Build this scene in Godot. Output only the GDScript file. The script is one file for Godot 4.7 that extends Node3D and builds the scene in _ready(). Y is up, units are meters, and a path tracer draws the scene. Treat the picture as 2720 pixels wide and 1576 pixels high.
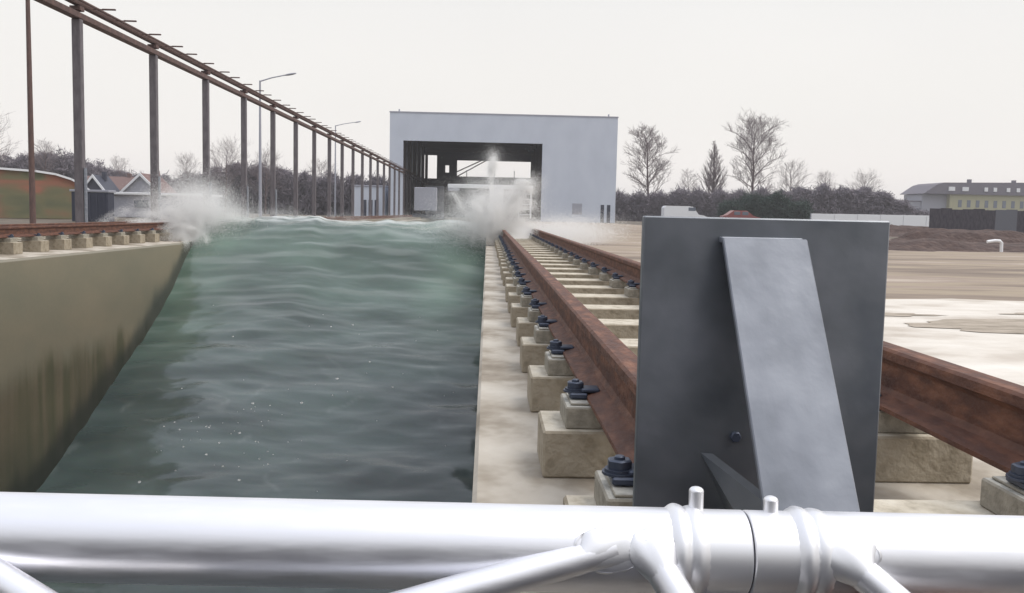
extends Node3D
# A wave runs down a concrete flume between two rail tracks; z is minus the distance from the camera, metres.

var rng := RandomNumberGenerator.new()
var used := {}
var tinted := false
var side_shade_tint := Color.WHITE   # linear; painted shade with some tan stain on upright faces of cast blocks

# ---------------------------------------------------------------- naming
func numbered(called: String) -> String:
	var n: int = used.get(called, 0)
	used[called] = n + 1
	return called if n == 0 else "%s_%03d" % [called, n]

func tag(o: Node3D, label: String, category: String, group := "", kind := "") -> Node3D:
	o.set_meta("label", label)
	o.set_meta("category", category)
	if group: o.set_meta("group", group)
	if kind: o.set_meta("kind", kind)
	return o

func thing(called: String, label: String, category: String, at := Vector3.ZERO, turn := 0.0, group := "") -> Node3D:
	var o := Node3D.new()
	o.name = numbered(called)
	add_child(o)
	o.position = at
	o.rotation.y = turn
	return tag(o, label, category, group)

func put(called: String, m: Mesh, material: Material, parent: Node = self) -> MeshInstance3D:
	var o := MeshInstance3D.new()
	o.name = numbered(called) if parent == self else called
	o.mesh = m
	o.material_override = material
	parent.add_child(o, true)
	return o

func obj(called: String, st: SurfaceTool, material: Material, parent: Node = self) -> MeshInstance3D:
	return put(called, st.commit(), material, parent)

func setting(called: String, st: SurfaceTool, material: Material) -> MeshInstance3D:
	var o := obj(called, st, material)
	o.set_meta("kind", "structure")
	return o

# ---------------------------------------------------------------- mesh helpers
func mb() -> SurfaceTool:
	var st := SurfaceTool.new()
	st.begin(Mesh.PRIMITIVE_TRIANGLES)
	return st

func tri(st: SurfaceTool, a: Vector3, b: Vector3, c: Vector3, out: Vector3) -> void:
	var n := (c - a).cross(b - a)
	if n.length_squared() < 1e-18: return
	if n.dot(out) < 0:
		var t := b
		b = c
		c = t
		n = -n
	n = n.normalized()
	for p in [a, b, c]:
		if tinted: st.set_color(Color.WHITE if n.y > 0.75 else side_shade_tint)
		st.set_normal(n)
		st.add_vertex(p)

func quad(st: SurfaceTool, a: Vector3, b: Vector3, c: Vector3, d: Vector3, out: Vector3) -> void:
	tri(st, a, b, c, out)
	tri(st, a, c, d, out)

func stri(st: SurfaceTool, p: Array, n: Array) -> void:
	# smooth triangle, wound to agree with its normals
	var f: Vector3 = (p[2] - p[0]).cross(p[1] - p[0])
	var o: Array = [0, 1, 2] if f.dot(n[0] + n[1] + n[2]) >= 0 else [0, 2, 1]
	for k in o:
		st.set_normal(n[k])
		st.add_vertex(p[k])

func add_box(st: SurfaceTool, c: Vector3, s: Vector3, bev := 0.0, basis := Basis()) -> void:
	var h := s / 2.0
	bev = minf(bev, minf(h.x, minf(h.y, h.z)) * 0.6)
	var at := func(v: Vector3) -> Vector3: return c + basis * v
	for a in 3:
		var u := (a + 1) % 3
		var w := (a + 2) % 3
		for sg in [-1.0, 1.0]:
			var q: Array = []
			for k in [[-1, -1], [1, -1], [1, 1], [-1, 1]]:
				var v := Vector3()
				v[a] = sg * h[a]
				v[u] = k[0] * (h[u] - bev)
				v[w] = k[1] * (h[w] - bev)
				q.append(at.call(v))
			var n := Vector3()
			n[a] = sg
			quad(st, q[0], q[1], q[2], q[3], basis * n)
	if bev <= 0.0: return
	for a in 3:
		var u := (a + 1) % 3
		var w := (a + 2) % 3
		for su in [-1.0, 1.0]:
			for sw in [-1.0, 1.0]:
				var q: Array = []
				for k in [[-1, 0], [1, 0], [1, 1], [-1, 1]]:
					var v := Vector3()
					v[a] = k[0] * (h[a] - bev)
					v[u] = su * (h[u] - (bev if k[1] == 1 else 0.0))
					v[w] = sw * (h[w] - (0.0 if k[1] == 1 else bev))
					q.append(at.call(v))
				var n := Vector3()
				n[u] = su
				n[w] = sw
				quad(st, q[0], q[1], q[2], q[3], basis * n)
	for sx in [-1.0, 1.0]:
		for sy in [-1.0, 1.0]:
			for sz in [-1.0, 1.0]:
				tri(st, at.call(Vector3(sx * h.x, sy * (h.y - bev), sz * (h.z - bev))), at.call(Vector3(sx * (h.x - bev), sy * h.y, sz * (h.z - bev))), at.call(Vector3(sx * (h.x - bev), sy * (h.y - bev), sz * h.z)), basis * Vector3(sx, sy, sz))

func frame_of(d: Vector3) -> Basis:
	var y := d.normalized()
	var x := y.cross(Vector3.UP if absf(y.y) < 0.95 else Vector3.RIGHT).normalized()
	return Basis(x, y, x.cross(y))

func add_tube(st: SurfaceTool, pts: Array, radii: Array, sides := 12, caps := true) -> void:
	var rings: Array = []
	var norms: Array = []
	for i in pts.size():
		var d: Vector3 = (pts[mini(i + 1, pts.size() - 1)] - pts[maxi(i - 1, 0)])
		var b := frame_of(d)
		var ring: Array = []
		var nr: Array = []
		for k in sides:
			var t := TAU * k / sides
			var n := b.x * cos(t) + b.z * sin(t)
			ring.append(pts[i] + n * radii[i])
			nr.append(n)
		rings.append(ring)
		norms.append(nr)
	for i in pts.size() - 1:
		for k in sides:
			var l := (k + 1) % sides
			stri(st, [rings[i][k], rings[i + 1][k], rings[i + 1][l]], [norms[i][k], norms[i + 1][k], norms[i + 1][l]])
			stri(st, [rings[i][k], rings[i + 1][l], rings[i][l]], [norms[i][k], norms[i + 1][l], norms[i][l]])
	if caps:
		for e in [0, pts.size() - 1]:
			var o: Vector3 = pts[e] - pts[1 if e == 0 else e - 1]
			for k in sides:
				tri(st, pts[e], rings[e][k], rings[e][(k + 1) % sides], o)

func add_lathe(st: SurfaceTool, base: Vector3, axis: Vector3, prof: Array, sides := 24) -> void:
	# prof: [along the axis, radius], flat shaded along, smooth round
	var b := frame_of(axis)
	for i in prof.size() - 1:
		var p: Vector2 = prof[i]
		var q: Vector2 = prof[i + 1]
		var slope := Vector2(q.x - p.x, q.y - p.y)
		for k in sides:
			var c: Array = []
			var n: Array = []
			for kk in [k, k + 1]:
				var t: float = TAU * kk / sides
				var r := b.x * cos(t) + b.z * sin(t)
				var nn := (r * slope.x - b.y * slope.y).normalized()
				c.append(base + b.y * p.x + r * p.y)
				c.append(base + b.y * q.x + r * q.y)
				n.append(nn)
				n.append(nn)
			if p.y > 1e-6: stri(st, [c[0], c[1], c[2]], [n[0], n[1], n[2]])
			if q.y > 1e-6: stri(st, [c[1], c[3], c[2]], [n[1], n[3], n[2]])

func add_ball(st: SurfaceTool, c: Vector3, s: Vector3, basis := Basis(), rings := 8, sides := 14) -> void:
	for i in rings:
		for k in sides:
			var v: Array = []
			for e in [[i, k], [i + 1, k], [i + 1, k + 1], [i, k + 1]]:
				var a: float = PI * e[0] / rings
				var t: float = TAU * e[1] / sides
				v.append(Vector3(sin(a) * cos(t), cos(a), sin(a) * sin(t)))
			var p: Array = []
			var n: Array = []
			for u in v:
				p.append(c + basis * (u * s))
				n.append((basis * (u / s)).normalized())
			stri(st, [p[0], p[1], p[2]], [n[0], n[1], n[2]])
			if i > 0: stri(st, [p[0], p[2], p[3]], [n[0], n[2], n[3]])

func add_prism(st: SurfaceTool, poly: Array, z0: float, z1: float, basis := Basis(), at := Vector3.ZERO) -> void:
	# poly in x, y (counter-clockwise), run along z
	var pts := PackedVector2Array(poly)
	var area := 0.0
	for i in pts.size():
		area += pts[i].cross(pts[(i + 1) % pts.size()])
	for i in pts.size():
		var p := pts[i]
		var q := pts[(i + 1) % pts.size()]
		var n := Vector2(q.y - p.y, p.x - q.x) * signf(area)
		quad(st, at + basis * Vector3(p.x, p.y, z0), at + basis * Vector3(q.x, q.y, z0), at + basis * Vector3(q.x, q.y, z1), at + basis * Vector3(p.x, p.y, z1), basis * Vector3(n.x, n.y, 0))
	var ix := Geometry2D.triangulate_polygon(pts)
	for i in range(0, ix.size(), 3):
		for z in [z0, z1]:
			tri(st, at + basis * Vector3(pts[ix[i]].x, pts[ix[i]].y, z), at + basis * Vector3(pts[ix[i + 1]].x, pts[ix[i + 1]].y, z), at + basis * Vector3(pts[ix[i + 2]].x, pts[ix[i + 2]].y, z), basis * Vector3(0, 0, signf(z - (z0 + z1) / 2)))

func add_sheet(st: SurfaceTool, poly: Array, y: float) -> void:
	var pts := PackedVector2Array(poly)
	var ix := Geometry2D.triangulate_polygon(pts)
	for i in range(0, ix.size(), 3):
		tri(st, Vector3(pts[ix[i]].x, y, pts[ix[i]].y), Vector3(pts[ix[i + 1]].x, y, pts[ix[i + 1]].y), Vector3(pts[ix[i + 2]].x, y, pts[ix[i + 2]].y), Vector3.UP)

# ---------------------------------------------------------------- materials
func noise_tex(seed_: int, freq: float, octaves: int, ramp: Array, size := 512, normal := 0.0) -> NoiseTexture2D:
	var n := FastNoiseLite.new()
	n.seed = seed_
	n.frequency = freq
	n.noise_type = FastNoiseLite.TYPE_SIMPLEX_SMOOTH
	n.fractal_octaves = octaves
	n.fractal_gain = 0.55
	var t := NoiseTexture2D.new()
	t.width = size
	t.height = size
	t.seamless = true
	t.noise = n
	if normal > 0.0:
		t.as_normal_map = true
		t.bump_strength = normal
	elif ramp:
		var g := Gradient.new()
		var o := PackedFloat32Array()
		var c := PackedColorArray()
		for r in ramp:
			o.append(r[0])
			c.append(r[1])
		g.offsets = o
		g.colors = c
		t.color_ramp = g
	return t

func flat(c: Color, rough := 0.7, metal := 0.0) -> StandardMaterial3D:
	var m := StandardMaterial3D.new()
	m.albedo_color = c
	m.roughness = rough
	m.metallic = metal
	return m

func lin(r: float, g: float, b: float) -> Color:
	return Color(r, g, b).linear_to_srgb()

func grained(seed_: int, tile: Vector3, ramp: Array, rough: float, metal := 0.0, bump := 0.0, freq := 0.012, octaves := 5, world := true) -> StandardMaterial3D:
	var m := flat(Color.WHITE, rough, metal)
	m.albedo_texture = noise_tex(seed_, freq, octaves, ramp)
	m.uv1_triplanar = true
	m.uv1_world_triplanar = world
	m.uv1_scale = Vector3(1.0 / tile.x, 1.0 / tile.y, 1.0 / tile.z)
	if bump > 0.0:
		m.normal_enabled = true
		m.normal_texture = noise_tex(seed_ + 7, freq * 2.5, 5, [], 512, 6.0)
		m.normal_scale = bump
	return m

var M := {}

func materials() -> void:
	M.ledge = grained(11, Vector3(1.7, 1.7, 2.3), [[0.0, lin(0.17, 0.14, 0.105)], [0.34, lin(0.31, 0.27, 0.22)], [0.54, lin(0.45, 0.41, 0.355)], [1.0, lin(0.57, 0.535, 0.48)]], 0.75, 0.0, 0.35, 0.006)
	M.sleeper = grained(12, Vector3(0.9, 0.9, 0.9), [[0.0, lin(0.33, 0.295, 0.23)], [0.4, lin(0.50, 0.455, 0.375)], [1.0, lin(0.62, 0.58, 0.50)]], 0.8, 0.0, 0.4, 0.02)
	M.grout = grained(13, Vector3(0.4, 0.4, 0.4), [[0.0, lin(0.32, 0.31, 0.28)], [0.5, lin(0.46, 0.45, 0.41)], [1.0, lin(0.58, 0.56, 0.51)]], 0.8, 0.0, 0.4, 0.02)
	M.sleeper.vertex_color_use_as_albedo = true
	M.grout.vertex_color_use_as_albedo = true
	M.rust = grained(14, Vector3(0.5, 0.5, 1.6), [[0.0, lin(0.055, 0.022, 0.017)], [0.45, lin(0.098, 0.040, 0.026)], [0.65, lin(0.14, 0.058, 0.035)], [1.0, lin(0.21, 0.095, 0.056)]], 0.7, 0.0, 0.3, 0.018)
	M.rack = grained(15, Vector3(0.8, 2.5, 0.8), [[0.0, lin(0.07, 0.045, 0.042)], [0.5, lin(0.105, 0.062, 0.056)], [1.0, lin(0.15, 0.085, 0.072)]], 0.7, 0.0, 0.2)
	M.post = grained(52, Vector3(0.8, 2.5, 0.8), [[0.0, lin(0.09, 0.08, 0.09)], [0.5, lin(0.125, 0.112, 0.125)], [1.0, lin(0.165, 0.15, 0.165)]], 0.7, 0.0, 0.2)
	M.bolt = flat(lin(0.07, 0.085, 0.125), 0.42, 0.4)
	M.clip = flat(lin(0.035, 0.03, 0.035), 0.45, 0.4)
	M.zinc = grained(16, Vector3(0.34, 0.34, 0.34), [[0.0, lin(0.16, 0.175, 0.205)], [0.45, lin(0.23, 0.248, 0.29)], [1.0, lin(0.33, 0.35, 0.40)]], 0.45, 0.35, 0.08, 0.008, 3)
	M.plate = grained(17, Vector3(0.5, 0.5, 0.5), [[0.0, lin(0.115, 0.13, 0.155)], [0.5, lin(0.185, 0.20, 0.225)], [1.0, lin(0.25, 0.265, 0.30)]], 0.4, 0.6, 0.06, 0.006, 4)
	M.alu = flat(lin(0.88, 0.885, 0.93), 1.0, 0.93)
	M.alu.roughness_texture = noise_tex(44, 0.02, 5, [[0.0, Color(0.38, 0.38, 0.38)], [0.5, Color(0.44, 0.44, 0.44)], [1.0, Color(0.54, 0.54, 0.54)]], 512)
	M.alu.normal_enabled = true
	M.alu.uv1_triplanar = true
	M.alu.uv1_scale = Vector3(2.0, 14.0, 14.0)
	M.alu.normal_texture = noise_tex(3, 0.02, 4, [], 256, 4.0)
	M.alu.normal_scale = 0.06
	M.alu_cast = flat(lin(0.84, 0.845, 0.88), 0.42, 0.8)
	M.seam = flat(lin(0.05, 0.05, 0.07), 0.6)
	M.steel = flat(lin(0.55, 0.58, 0.6), 0.25, 0.9)
	M.sand = grained(18, Vector3(26.0, 10.0, 7.0), [[0.0, lin(0.13, 0.10, 0.082)], [0.36, lin(0.22, 0.175, 0.14)], [0.52, lin(0.31, 0.255, 0.19)], [0.66, lin(0.265, 0.21, 0.175)], [0.8, lin(0.36, 0.30, 0.25)], [1.0, lin(0.45, 0.39, 0.34)]], 0.9, 0.0, 0.3, 0.007, 5)
	M.apron = grained(19, Vector3(3.1, 3.0, 2.2), [[0.0, lin(0.42, 0.37, 0.32)], [0.45, lin(0.58, 0.54, 0.49)], [1.0, lin(0.70, 0.67, 0.63)]], 0.7, 0.0, 0.25, 0.006)
	M.mud = grained(20, Vector3(1.6, 1.0, 0.9), [[0.0, lin(0.20, 0.165, 0.125)], [0.5, lin(0.31, 0.26, 0.205)], [1.0, lin(0.42, 0.36, 0.30)]], 0.6, 0.0, 0.3, 0.01)
	M.earth = grained(21, Vector3(5.0, 2.0, 5.0), [[0.0, lin(0.04, 0.026, 0.025)], [0.5, lin(0.075, 0.05, 0.046)], [1.0, lin(0.14, 0.098, 0.085)]], 0.95, 0.0, 0.8, 0.02)
	M.dirt = grained(22, Vector3(14.0, 4.0, 6.0), [[0.0, lin(0.06, 0.05, 0.04)], [0.5, lin(0.12, 0.10, 0.08)], [1.0, lin(0.2, 0.175, 0.14)]], 0.95, 0.0, 0.4, 0.01)
	M.facade = grained(23, Vector3(9.0, 14.0, 9.0), [[0.0, lin(0.50, 0.545, 0.64)], [0.5, lin(0.53, 0.575, 0.675)], [1.0, lin(0.56, 0.605, 0.70)]], 0.5, 0.0, 0.0, 0.006)
	M.trim = flat(lin(0.34, 0.35, 0.42), 0.5)
	M.bay = flat(lin(0.14, 0.145, 0.17), 0.8)
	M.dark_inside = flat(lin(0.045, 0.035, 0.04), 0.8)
	M.deck = flat(lin(0.03, 0.03, 0.036), 0.9)
	M.deck.metallic_specular = 0.15
	M.fence = grained(51, Vector3(0.6, 2.0, 0.6), [[0.0, lin(0.05, 0.047, 0.06)], [0.5, lin(0.075, 0.07, 0.085)], [1.0, lin(0.10, 0.092, 0.105)]], 0.85)
	M.dark_blue = flat(lin(0.035, 0.04, 0.065), 0.6)
	M.brown_steel = flat(lin(0.06, 0.035, 0.03), 0.7)
	M.pane = flat(lin(0.12, 0.14, 0.18), 0.1)
	M.white = flat(lin(0.72, 0.74, 0.78), 0.5)
	M.grey = flat(lin(0.33, 0.34, 0.40), 0.6)
	M.bark = flat(lin(0.105, 0.07, 0.07), 0.95)
	M.twig = flat(lin(0.21, 0.17, 0.18), 0.95)
	M.twig_dark = flat(lin(0.19, 0.17, 0.2), 0.95)
	M.evergreen = flat(lin(0.035, 0.06, 0.05), 0.95)
	M.spray = flat(lin(0.98, 0.98, 0.985), 0.6)
	M.spray.backlight_enabled = true
	M.spray.backlight = Color(2, 2, 2)   # a drop lets light through forwards
	M.spray.metallic_specular = 0.0
	M.water = flat(Color.WHITE, 0.15)
	M.water.vertex_color_use_as_albedo = true
	M.water.metallic_specular = 0.55
	M.water.normal_enabled = true
	M.water.normal_texture = noise_tex(31, 0.012, 4, [], 1024, 5.0)
	M.water.normal_scale = 0.10
	M.water.uv1_scale = Vector3(0.22, 0.75, 1)
	M.wall = wall_material()

func wall_material() -> StandardMaterial3D:
	# formwork concrete: pale and dry above, algae and drip streaks below the usual water level
	var w := 1024
	var h := 512
	var im := Image.create(w, h, false, Image.FORMAT_RGB8)
	var n := FastNoiseLite.new()
	n.seed = 5
	n.fractal_octaves = 4
	n.frequency = 0.004
	var s := FastNoiseLite.new()
	s.seed = 9
	s.fractal_octaves = 5
	s.frequency = 0.02
	for x in w:
		var edge := 1.42 + 0.22 * s.get_noise_2d(x * 0.5, 3.0) + 0.12 * s.get_noise_2d(x * 2.2, 90.0)
		for y in h:
			var d := 6.0 * y / h
			var mott := n.get_noise_2d(x * 1.0, y * 2.0) * 0.5 + 0.5
			var streak := s.get_noise_2d(x * 1.3, y * 0.07 + 40.0) * 0.5 + 0.5
			var fine := s.get_noise_2d(x * 6.0, y * 6.0) * 0.04
			var dry := Vector3(0.158, 0.141, 0.10) * (0.85 + 0.35 * mott) * lerpf(1.3, 0.95, smoothstep(0.0, 1.3, d)) + Vector3(0.025, 0.0, -0.006) * (mott - 0.5)
			var wet := Vector3(0.062, 0.058, 0.03).lerp(Vector3(0.105, 0.085, 0.054), smoothstep(0.35, 0.75, streak)) * (0.75 + 0.5 * mott)
			wet = wet.lerp(Vector3(0.04, 0.045, 0.03), smoothstep(1.9, 3.4, d) * 0.75)
			var k := smoothstep(edge - 0.07, edge + 0.16 + 0.5 * streak, d)
			var c := dry.lerp(wet, k) * (1.0 + fine)
			if d < 0.035: c = Vector3(0.40, 0.37, 0.31)
			im.set_pixel(x, y, Color(c.x, c.y, c.z).linear_to_srgb())
	var m := flat(Color.WHITE, 0.55)
	m.vertex_color_use_as_albedo = true
	m.albedo_texture = ImageTexture.create_from_image(im)
	m.uv1_scale = Vector3(1, 1, 1)
	return m

# ---------------------------------------------------------------- the scene
func _ready() -> void:
	rng.seed = 20
	var cam := Camera3D.new()
	cam.name = "camera"
	cam.rotation_order = EULER_ORDER_YXZ
	cam.rotation_degrees = Vector3(-5.06, -1.599, 1.249)
	cam.fov = 35.218
	cam.near = 0.05
	cam.far = 4000.0
	add_child(cam)
	cam.current = true
	var env := Environment.new()
	env.background_mode = Environment.BG_SKY
	var sm := PanoramaSkyMaterial.new()
	sm.panorama = overcast()
	var sky := Sky.new()
	sky.sky_material = sm
	env.sky = sky
	env.tonemap_mode = Environment.TONE_MAPPER_LINEAR
	env.tonemap_exposure = 1.07
	env.fog_enabled = true
	env.fog_density = 0.0007
	env.fog_light_color = Color(0.96, 0.96, 0.98)
	env.sdfgi_enabled = true
	env.ssao_enabled = true
	env.ssil_enabled = true
	var we := WorldEnvironment.new()
	we.name = "world_environment"
	we.environment = env
	add_child(we)
	var sun := DirectionalLight3D.new()
	sun.name = "sun"
	sun.light_energy = 0.75
	sun.light_color = Color(1.0, 0.97, 0.92)
	sun.light_angular_distance = 40.0
	sun.shadow_enabled = true
	add_child(sun)
	sun.look_at_from_position(Vector3.ZERO, Vector3(-0.55, -0.83, -0.08), Vector3.UP)
	n1.seed = 2
	n1.frequency = 1.0
	n1.fractal_octaves = 3
	n2.seed = 3
	n2.frequency = 1.0
	n2.fractal_octaves = 2
	materials()
	ground()
	flume()
	water()
	hall()
	track("railway_track", 0.752, 0.79, 117, "rusty rail track on concrete sleepers along the pale ledge beside the flume", true)
	track("railway_track", -7.49, 0.55, 117, "rusty rail track on the far bank of the flume, below the tall pipe rack", false)
	pipe_rack()
	gantry()
	lamps()
	left_bank()
	right_bank()
	trees()
	spray()
	rail_guard()
	truss()

func overcast() -> ImageTexture:
	# even high cloud: warm and bright towards the horizon all round, a little cooler and greyer overhead
	var im := Image.create(512, 256, false, Image.FORMAT_RGBF)
	var n := FastNoiseLite.new()
	n.seed = 8
	n.frequency = 1.1
	n.fractal_octaves = 3
	for y in 256:
		var el := PI * (0.5 - (y + 0.5) / 256.0)
		for x in 512:
			var az := TAU * x / 512.0
			var up := sin(maxf(el, 0.0))
			var c := Vector3(0.96, 0.91, 0.875).lerp(Vector3(0.89, 0.87, 0.84), smoothstep(0.0, 0.12, up))
			c = c.lerp(Vector3(0.82, 0.82, 0.815), smoothstep(0.1, 0.3, up))
			c = c.lerp(Vector3(0.88, 0.92, 1.02), smoothstep(0.25, 0.8, up))
			c *= 1.0 + 0.035 * n.get_noise_3d(cos(az) * cos(el) * 1.5, sin(el) * 4.0, sin(az) * cos(el) * 1.5)
			if el < 0.0: c = Vector3(0.30, 0.27, 0.23)
			im.set_pixel(x, y, Color(c.x, c.y, c.z))
	return ImageTexture.create_from_image(im)

const WALL_L := -6.37
const WALL_R := -0.025
const LEDGE := -0.75   # far bank
const NEAR := -0.705    # near bank

func ground() -> void:
	var st := mb()
	var y := -0.77
	for q in [[-1800.0, 900.0, WALL_L - 0.4, -160.0], [WALL_R + 0.4, 900.0, 1800.0, -160.0], [-1800.0, -160.0, 1800.0, -3000.0], [WALL_L - 0.4, 900.0, WALL_R + 0.4, 60.2]]:
		add_sheet(st, [Vector2(q[0], q[1]), Vector2(q[2], q[1]), Vector2(q[2], q[3]), Vector2(q[0], q[3])], y)
	setting("ground", st, M.dirt)
	# the sandy yard right of the track
	st = mb()
	var edge: Array = [Vector2(1.55, 30), Vector2(60, 30), Vector2(60, -20), Vector2(34, -25), Vector2(22, -30), Vector2(16, -42), Vector2(14, -60), Vector2(12, -88), Vector2(1.55, -92)]
	add_sheet(st, edge, NEAR - 0.010)
	setting("sand_yard", st, M.sand)
	# cast concrete apron with worn edges, and mud left on it
	st = mb()
	var n := FastNoiseLite.new()
	n.seed = 4
	n.frequency = 0.35
	var poly: Array = [Vector2(1.5, 6), Vector2(16, 6)]
	for i in 41:
		var x := 16.0 - 14.5 * i / 40.0
		poly.append(Vector2(x, -8.3 - 0.1 * x + 0.5 * n.get_noise_2d(x, 0) + 0.2 * n.get_noise_2d(x * 4, 9)))
	add_sheet(st, poly, NEAR - 0.004)
	setting("concrete_apron", st, M.apron)
	st = mb()
	for p in [[4.3, -6.3, 1.5, 0.5, 0.12], [2.95, -7.05, 0.5, 0.13, 0.0], [4.3, -4.55, 1.25, 0.42, -0.25], [5.4, -7.3, 1.3, 0.16, 0.05], [4.9, -5.5, 0.9, 0.1, 0.1], [6.9, -5.9, 1.0, 0.3, 0.1], [3.3, -3.2, 0.9, 0.3, 0.1]]:
		var blob: Array = []
		for k in 36:
			var t := TAU * k / 36
			var r := 1.0 + 0.35 * n.get_noise_2d(cos(t) * 4 + p[0] * 5, sin(t) * 4) + 0.2 * n.get_noise_2d(cos(t) * 14, sin(t) * 14 + p[1])
			blob.append(Vector2(p[0] + cos(t) * p[2] * r + sin(t) * p[4], p[1] + sin(t) * p[3] * r))
		add_sheet(st, blob, NEAR)
	var mud := setting("mud_patches", st, M.mud)
	mud.name = "dried_mud"

func flume() -> void:
	var bottom := -6.6
	# far wall, its face textured along the run
	var st := mb()
	var z0 := 60.0
	var z1 := -160.0
	var zs: Array = []
	var z := z0
	while z > z1 - 0.01:
		zs.append(z)
		z -= 0.08 if z < -9.0 and z > -23.0 else 1.0
	var rows := 64
	for i in zs.size():
		for k in rows + 1:
			var dp := 5.85 * k / rows
			var wl := water_height(WALL_L, -zs[i])
			# concrete just wetted by the passing wave, darker up to the reach of the film
			var over: float = (LEDGE - dp) - wl
			var reach := 0.55 + 0.25 * n1.get_noise_2d(zs[i] * 0.5, 71.0) + 0.12 * n2.get_noise_2d(zs[i] * 2.0, dp * 0.3)
			var wet := smoothstep(reach, reach * 0.35, over) * smoothstep(-23.5, -20.0, zs[i])
			var c := Vector3.ONE.lerp(Vector3(0.30, 0.36, 0.40), wet)
			st.set_normal(Vector3.RIGHT)
			st.set_uv(Vector2(-zs[i] / 12.0, dp / 6.0))
			st.set_color(Color(c.x, c.y, c.z))
			st.add_vertex(Vector3(WALL_L, LEDGE - dp, zs[i]))
	for i in zs.size() - 1:
		for k in rows:
			var a := i * (rows + 1) + k
			var b := a + rows + 1
			for v in [a, b, a + 1, a + 1, b, b + 1]:
				st.add_index(v)
	var w := obj("flume_wall", st, M.wall)
	w.set_meta("kind", "structure")
	# ledges carrying the tracks, each a thick slab whose edge is the flume's rim
	st = mb()
	add_box(st, Vector3(WALL_L - 1.2 - 0.004, LEDGE - 0.4, (z0 + z1) / 2), Vector3(2.4, 0.8, z0 - z1), 0.02)
	setting("concrete_ledge", st, M.ledge)
	st = mb()
	add_box(st, Vector3(WALL_R + 0.82, NEAR - 0.4, (z0 + z1) / 2), Vector3(1.64, 0.8, z0 - z1), 0.012)
	setting("concrete_ledge", st, M.ledge)
	st = mb()
	add_box(st, Vector3(WALL_R + 0.21, -4.05, (z0 + z1) / 2), Vector3(0.4, 5.1, z0 - z1))
	add_box(st, Vector3(-3.2, -3.7, z1 - 0.2), Vector3(6.8, 5.9, 0.4))
	add_box(st, Vector3(-3.2, -3.7, z0 + 0.2), Vector3(6.8, 5.9, 0.4))
	setting("flume_wall", st, M.ledge)

func track(called: String, cx: float, first: float, count: int, label: String, near: bool) -> void:
	var base := NEAR if near else LEDGE
	var low := 0.045 if near else 0.0   # the near sleepers are thinner
	var t := thing(called, label, "railway track", Vector3(cx, base, 0))
	var g := 0.793
	var top := 0.40 - low      # rail head above the ledge
	var foot := 0.24 - low
	# rail section
	var half: Array = [Vector2(0.07, foot), Vector2(0.07, foot + 0.012), Vector2(0.018, foot + 0.028), Vector2(0.0095, foot + 0.045), Vector2(0.0095, top - 0.05), Vector2(0.017, top - 0.038), Vector2(0.034, top - 0.03), Vector2(0.034, top - 0.007), Vector2(0.027, top)]
	var prof: Array = half.duplicate()
	for i in half.size():
		var v: Vector2 = half[half.size() - 1 - i]
		prof.append(Vector2(-v.x, v.y))
	for s in [-1.0, 1.0]:
		var st := mb()
		add_prism(st, prof, 30.0, -158.0, Basis(), Vector3(s * g / 2, 0, 0))
		obj("rail", st, M.rust, t)
	# shared shapes
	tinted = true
	side_shade_tint = Color(0.62, 0.585, 0.54)
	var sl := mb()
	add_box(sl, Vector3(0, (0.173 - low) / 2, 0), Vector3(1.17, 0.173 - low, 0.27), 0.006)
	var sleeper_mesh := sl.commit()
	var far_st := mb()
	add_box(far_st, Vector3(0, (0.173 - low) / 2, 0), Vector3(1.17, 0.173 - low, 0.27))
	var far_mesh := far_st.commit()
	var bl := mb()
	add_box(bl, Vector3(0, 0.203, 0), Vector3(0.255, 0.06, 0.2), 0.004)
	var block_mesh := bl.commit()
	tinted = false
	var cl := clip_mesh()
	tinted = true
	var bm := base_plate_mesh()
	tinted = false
	for k in range(-2, count):
		var z := -(first + 0.135 + 0.83 * k)
		var far := -z > 34.0
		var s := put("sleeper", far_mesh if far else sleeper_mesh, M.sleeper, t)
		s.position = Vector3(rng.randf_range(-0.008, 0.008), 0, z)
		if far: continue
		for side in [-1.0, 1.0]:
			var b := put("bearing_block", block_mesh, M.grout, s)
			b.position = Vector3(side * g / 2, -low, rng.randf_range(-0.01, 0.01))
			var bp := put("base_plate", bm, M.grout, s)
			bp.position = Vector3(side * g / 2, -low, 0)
			for e in [-1.0, 1.0]:
				var c := put("rail_clip", cl, M.bolt, s)
				c.position = Vector3(side * g / 2 + e * 0.088, 0.24 - low, 0)
				c.rotation.y = PI if e > 0 else 0.0

func base_plate_mesh() -> Mesh:
	var st := mb()
	add_box(st, Vector3(0, 0.2365, 0), Vector3(0.225, 0.0062, 0.165), 0.002)
	return st.commit()

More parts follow.
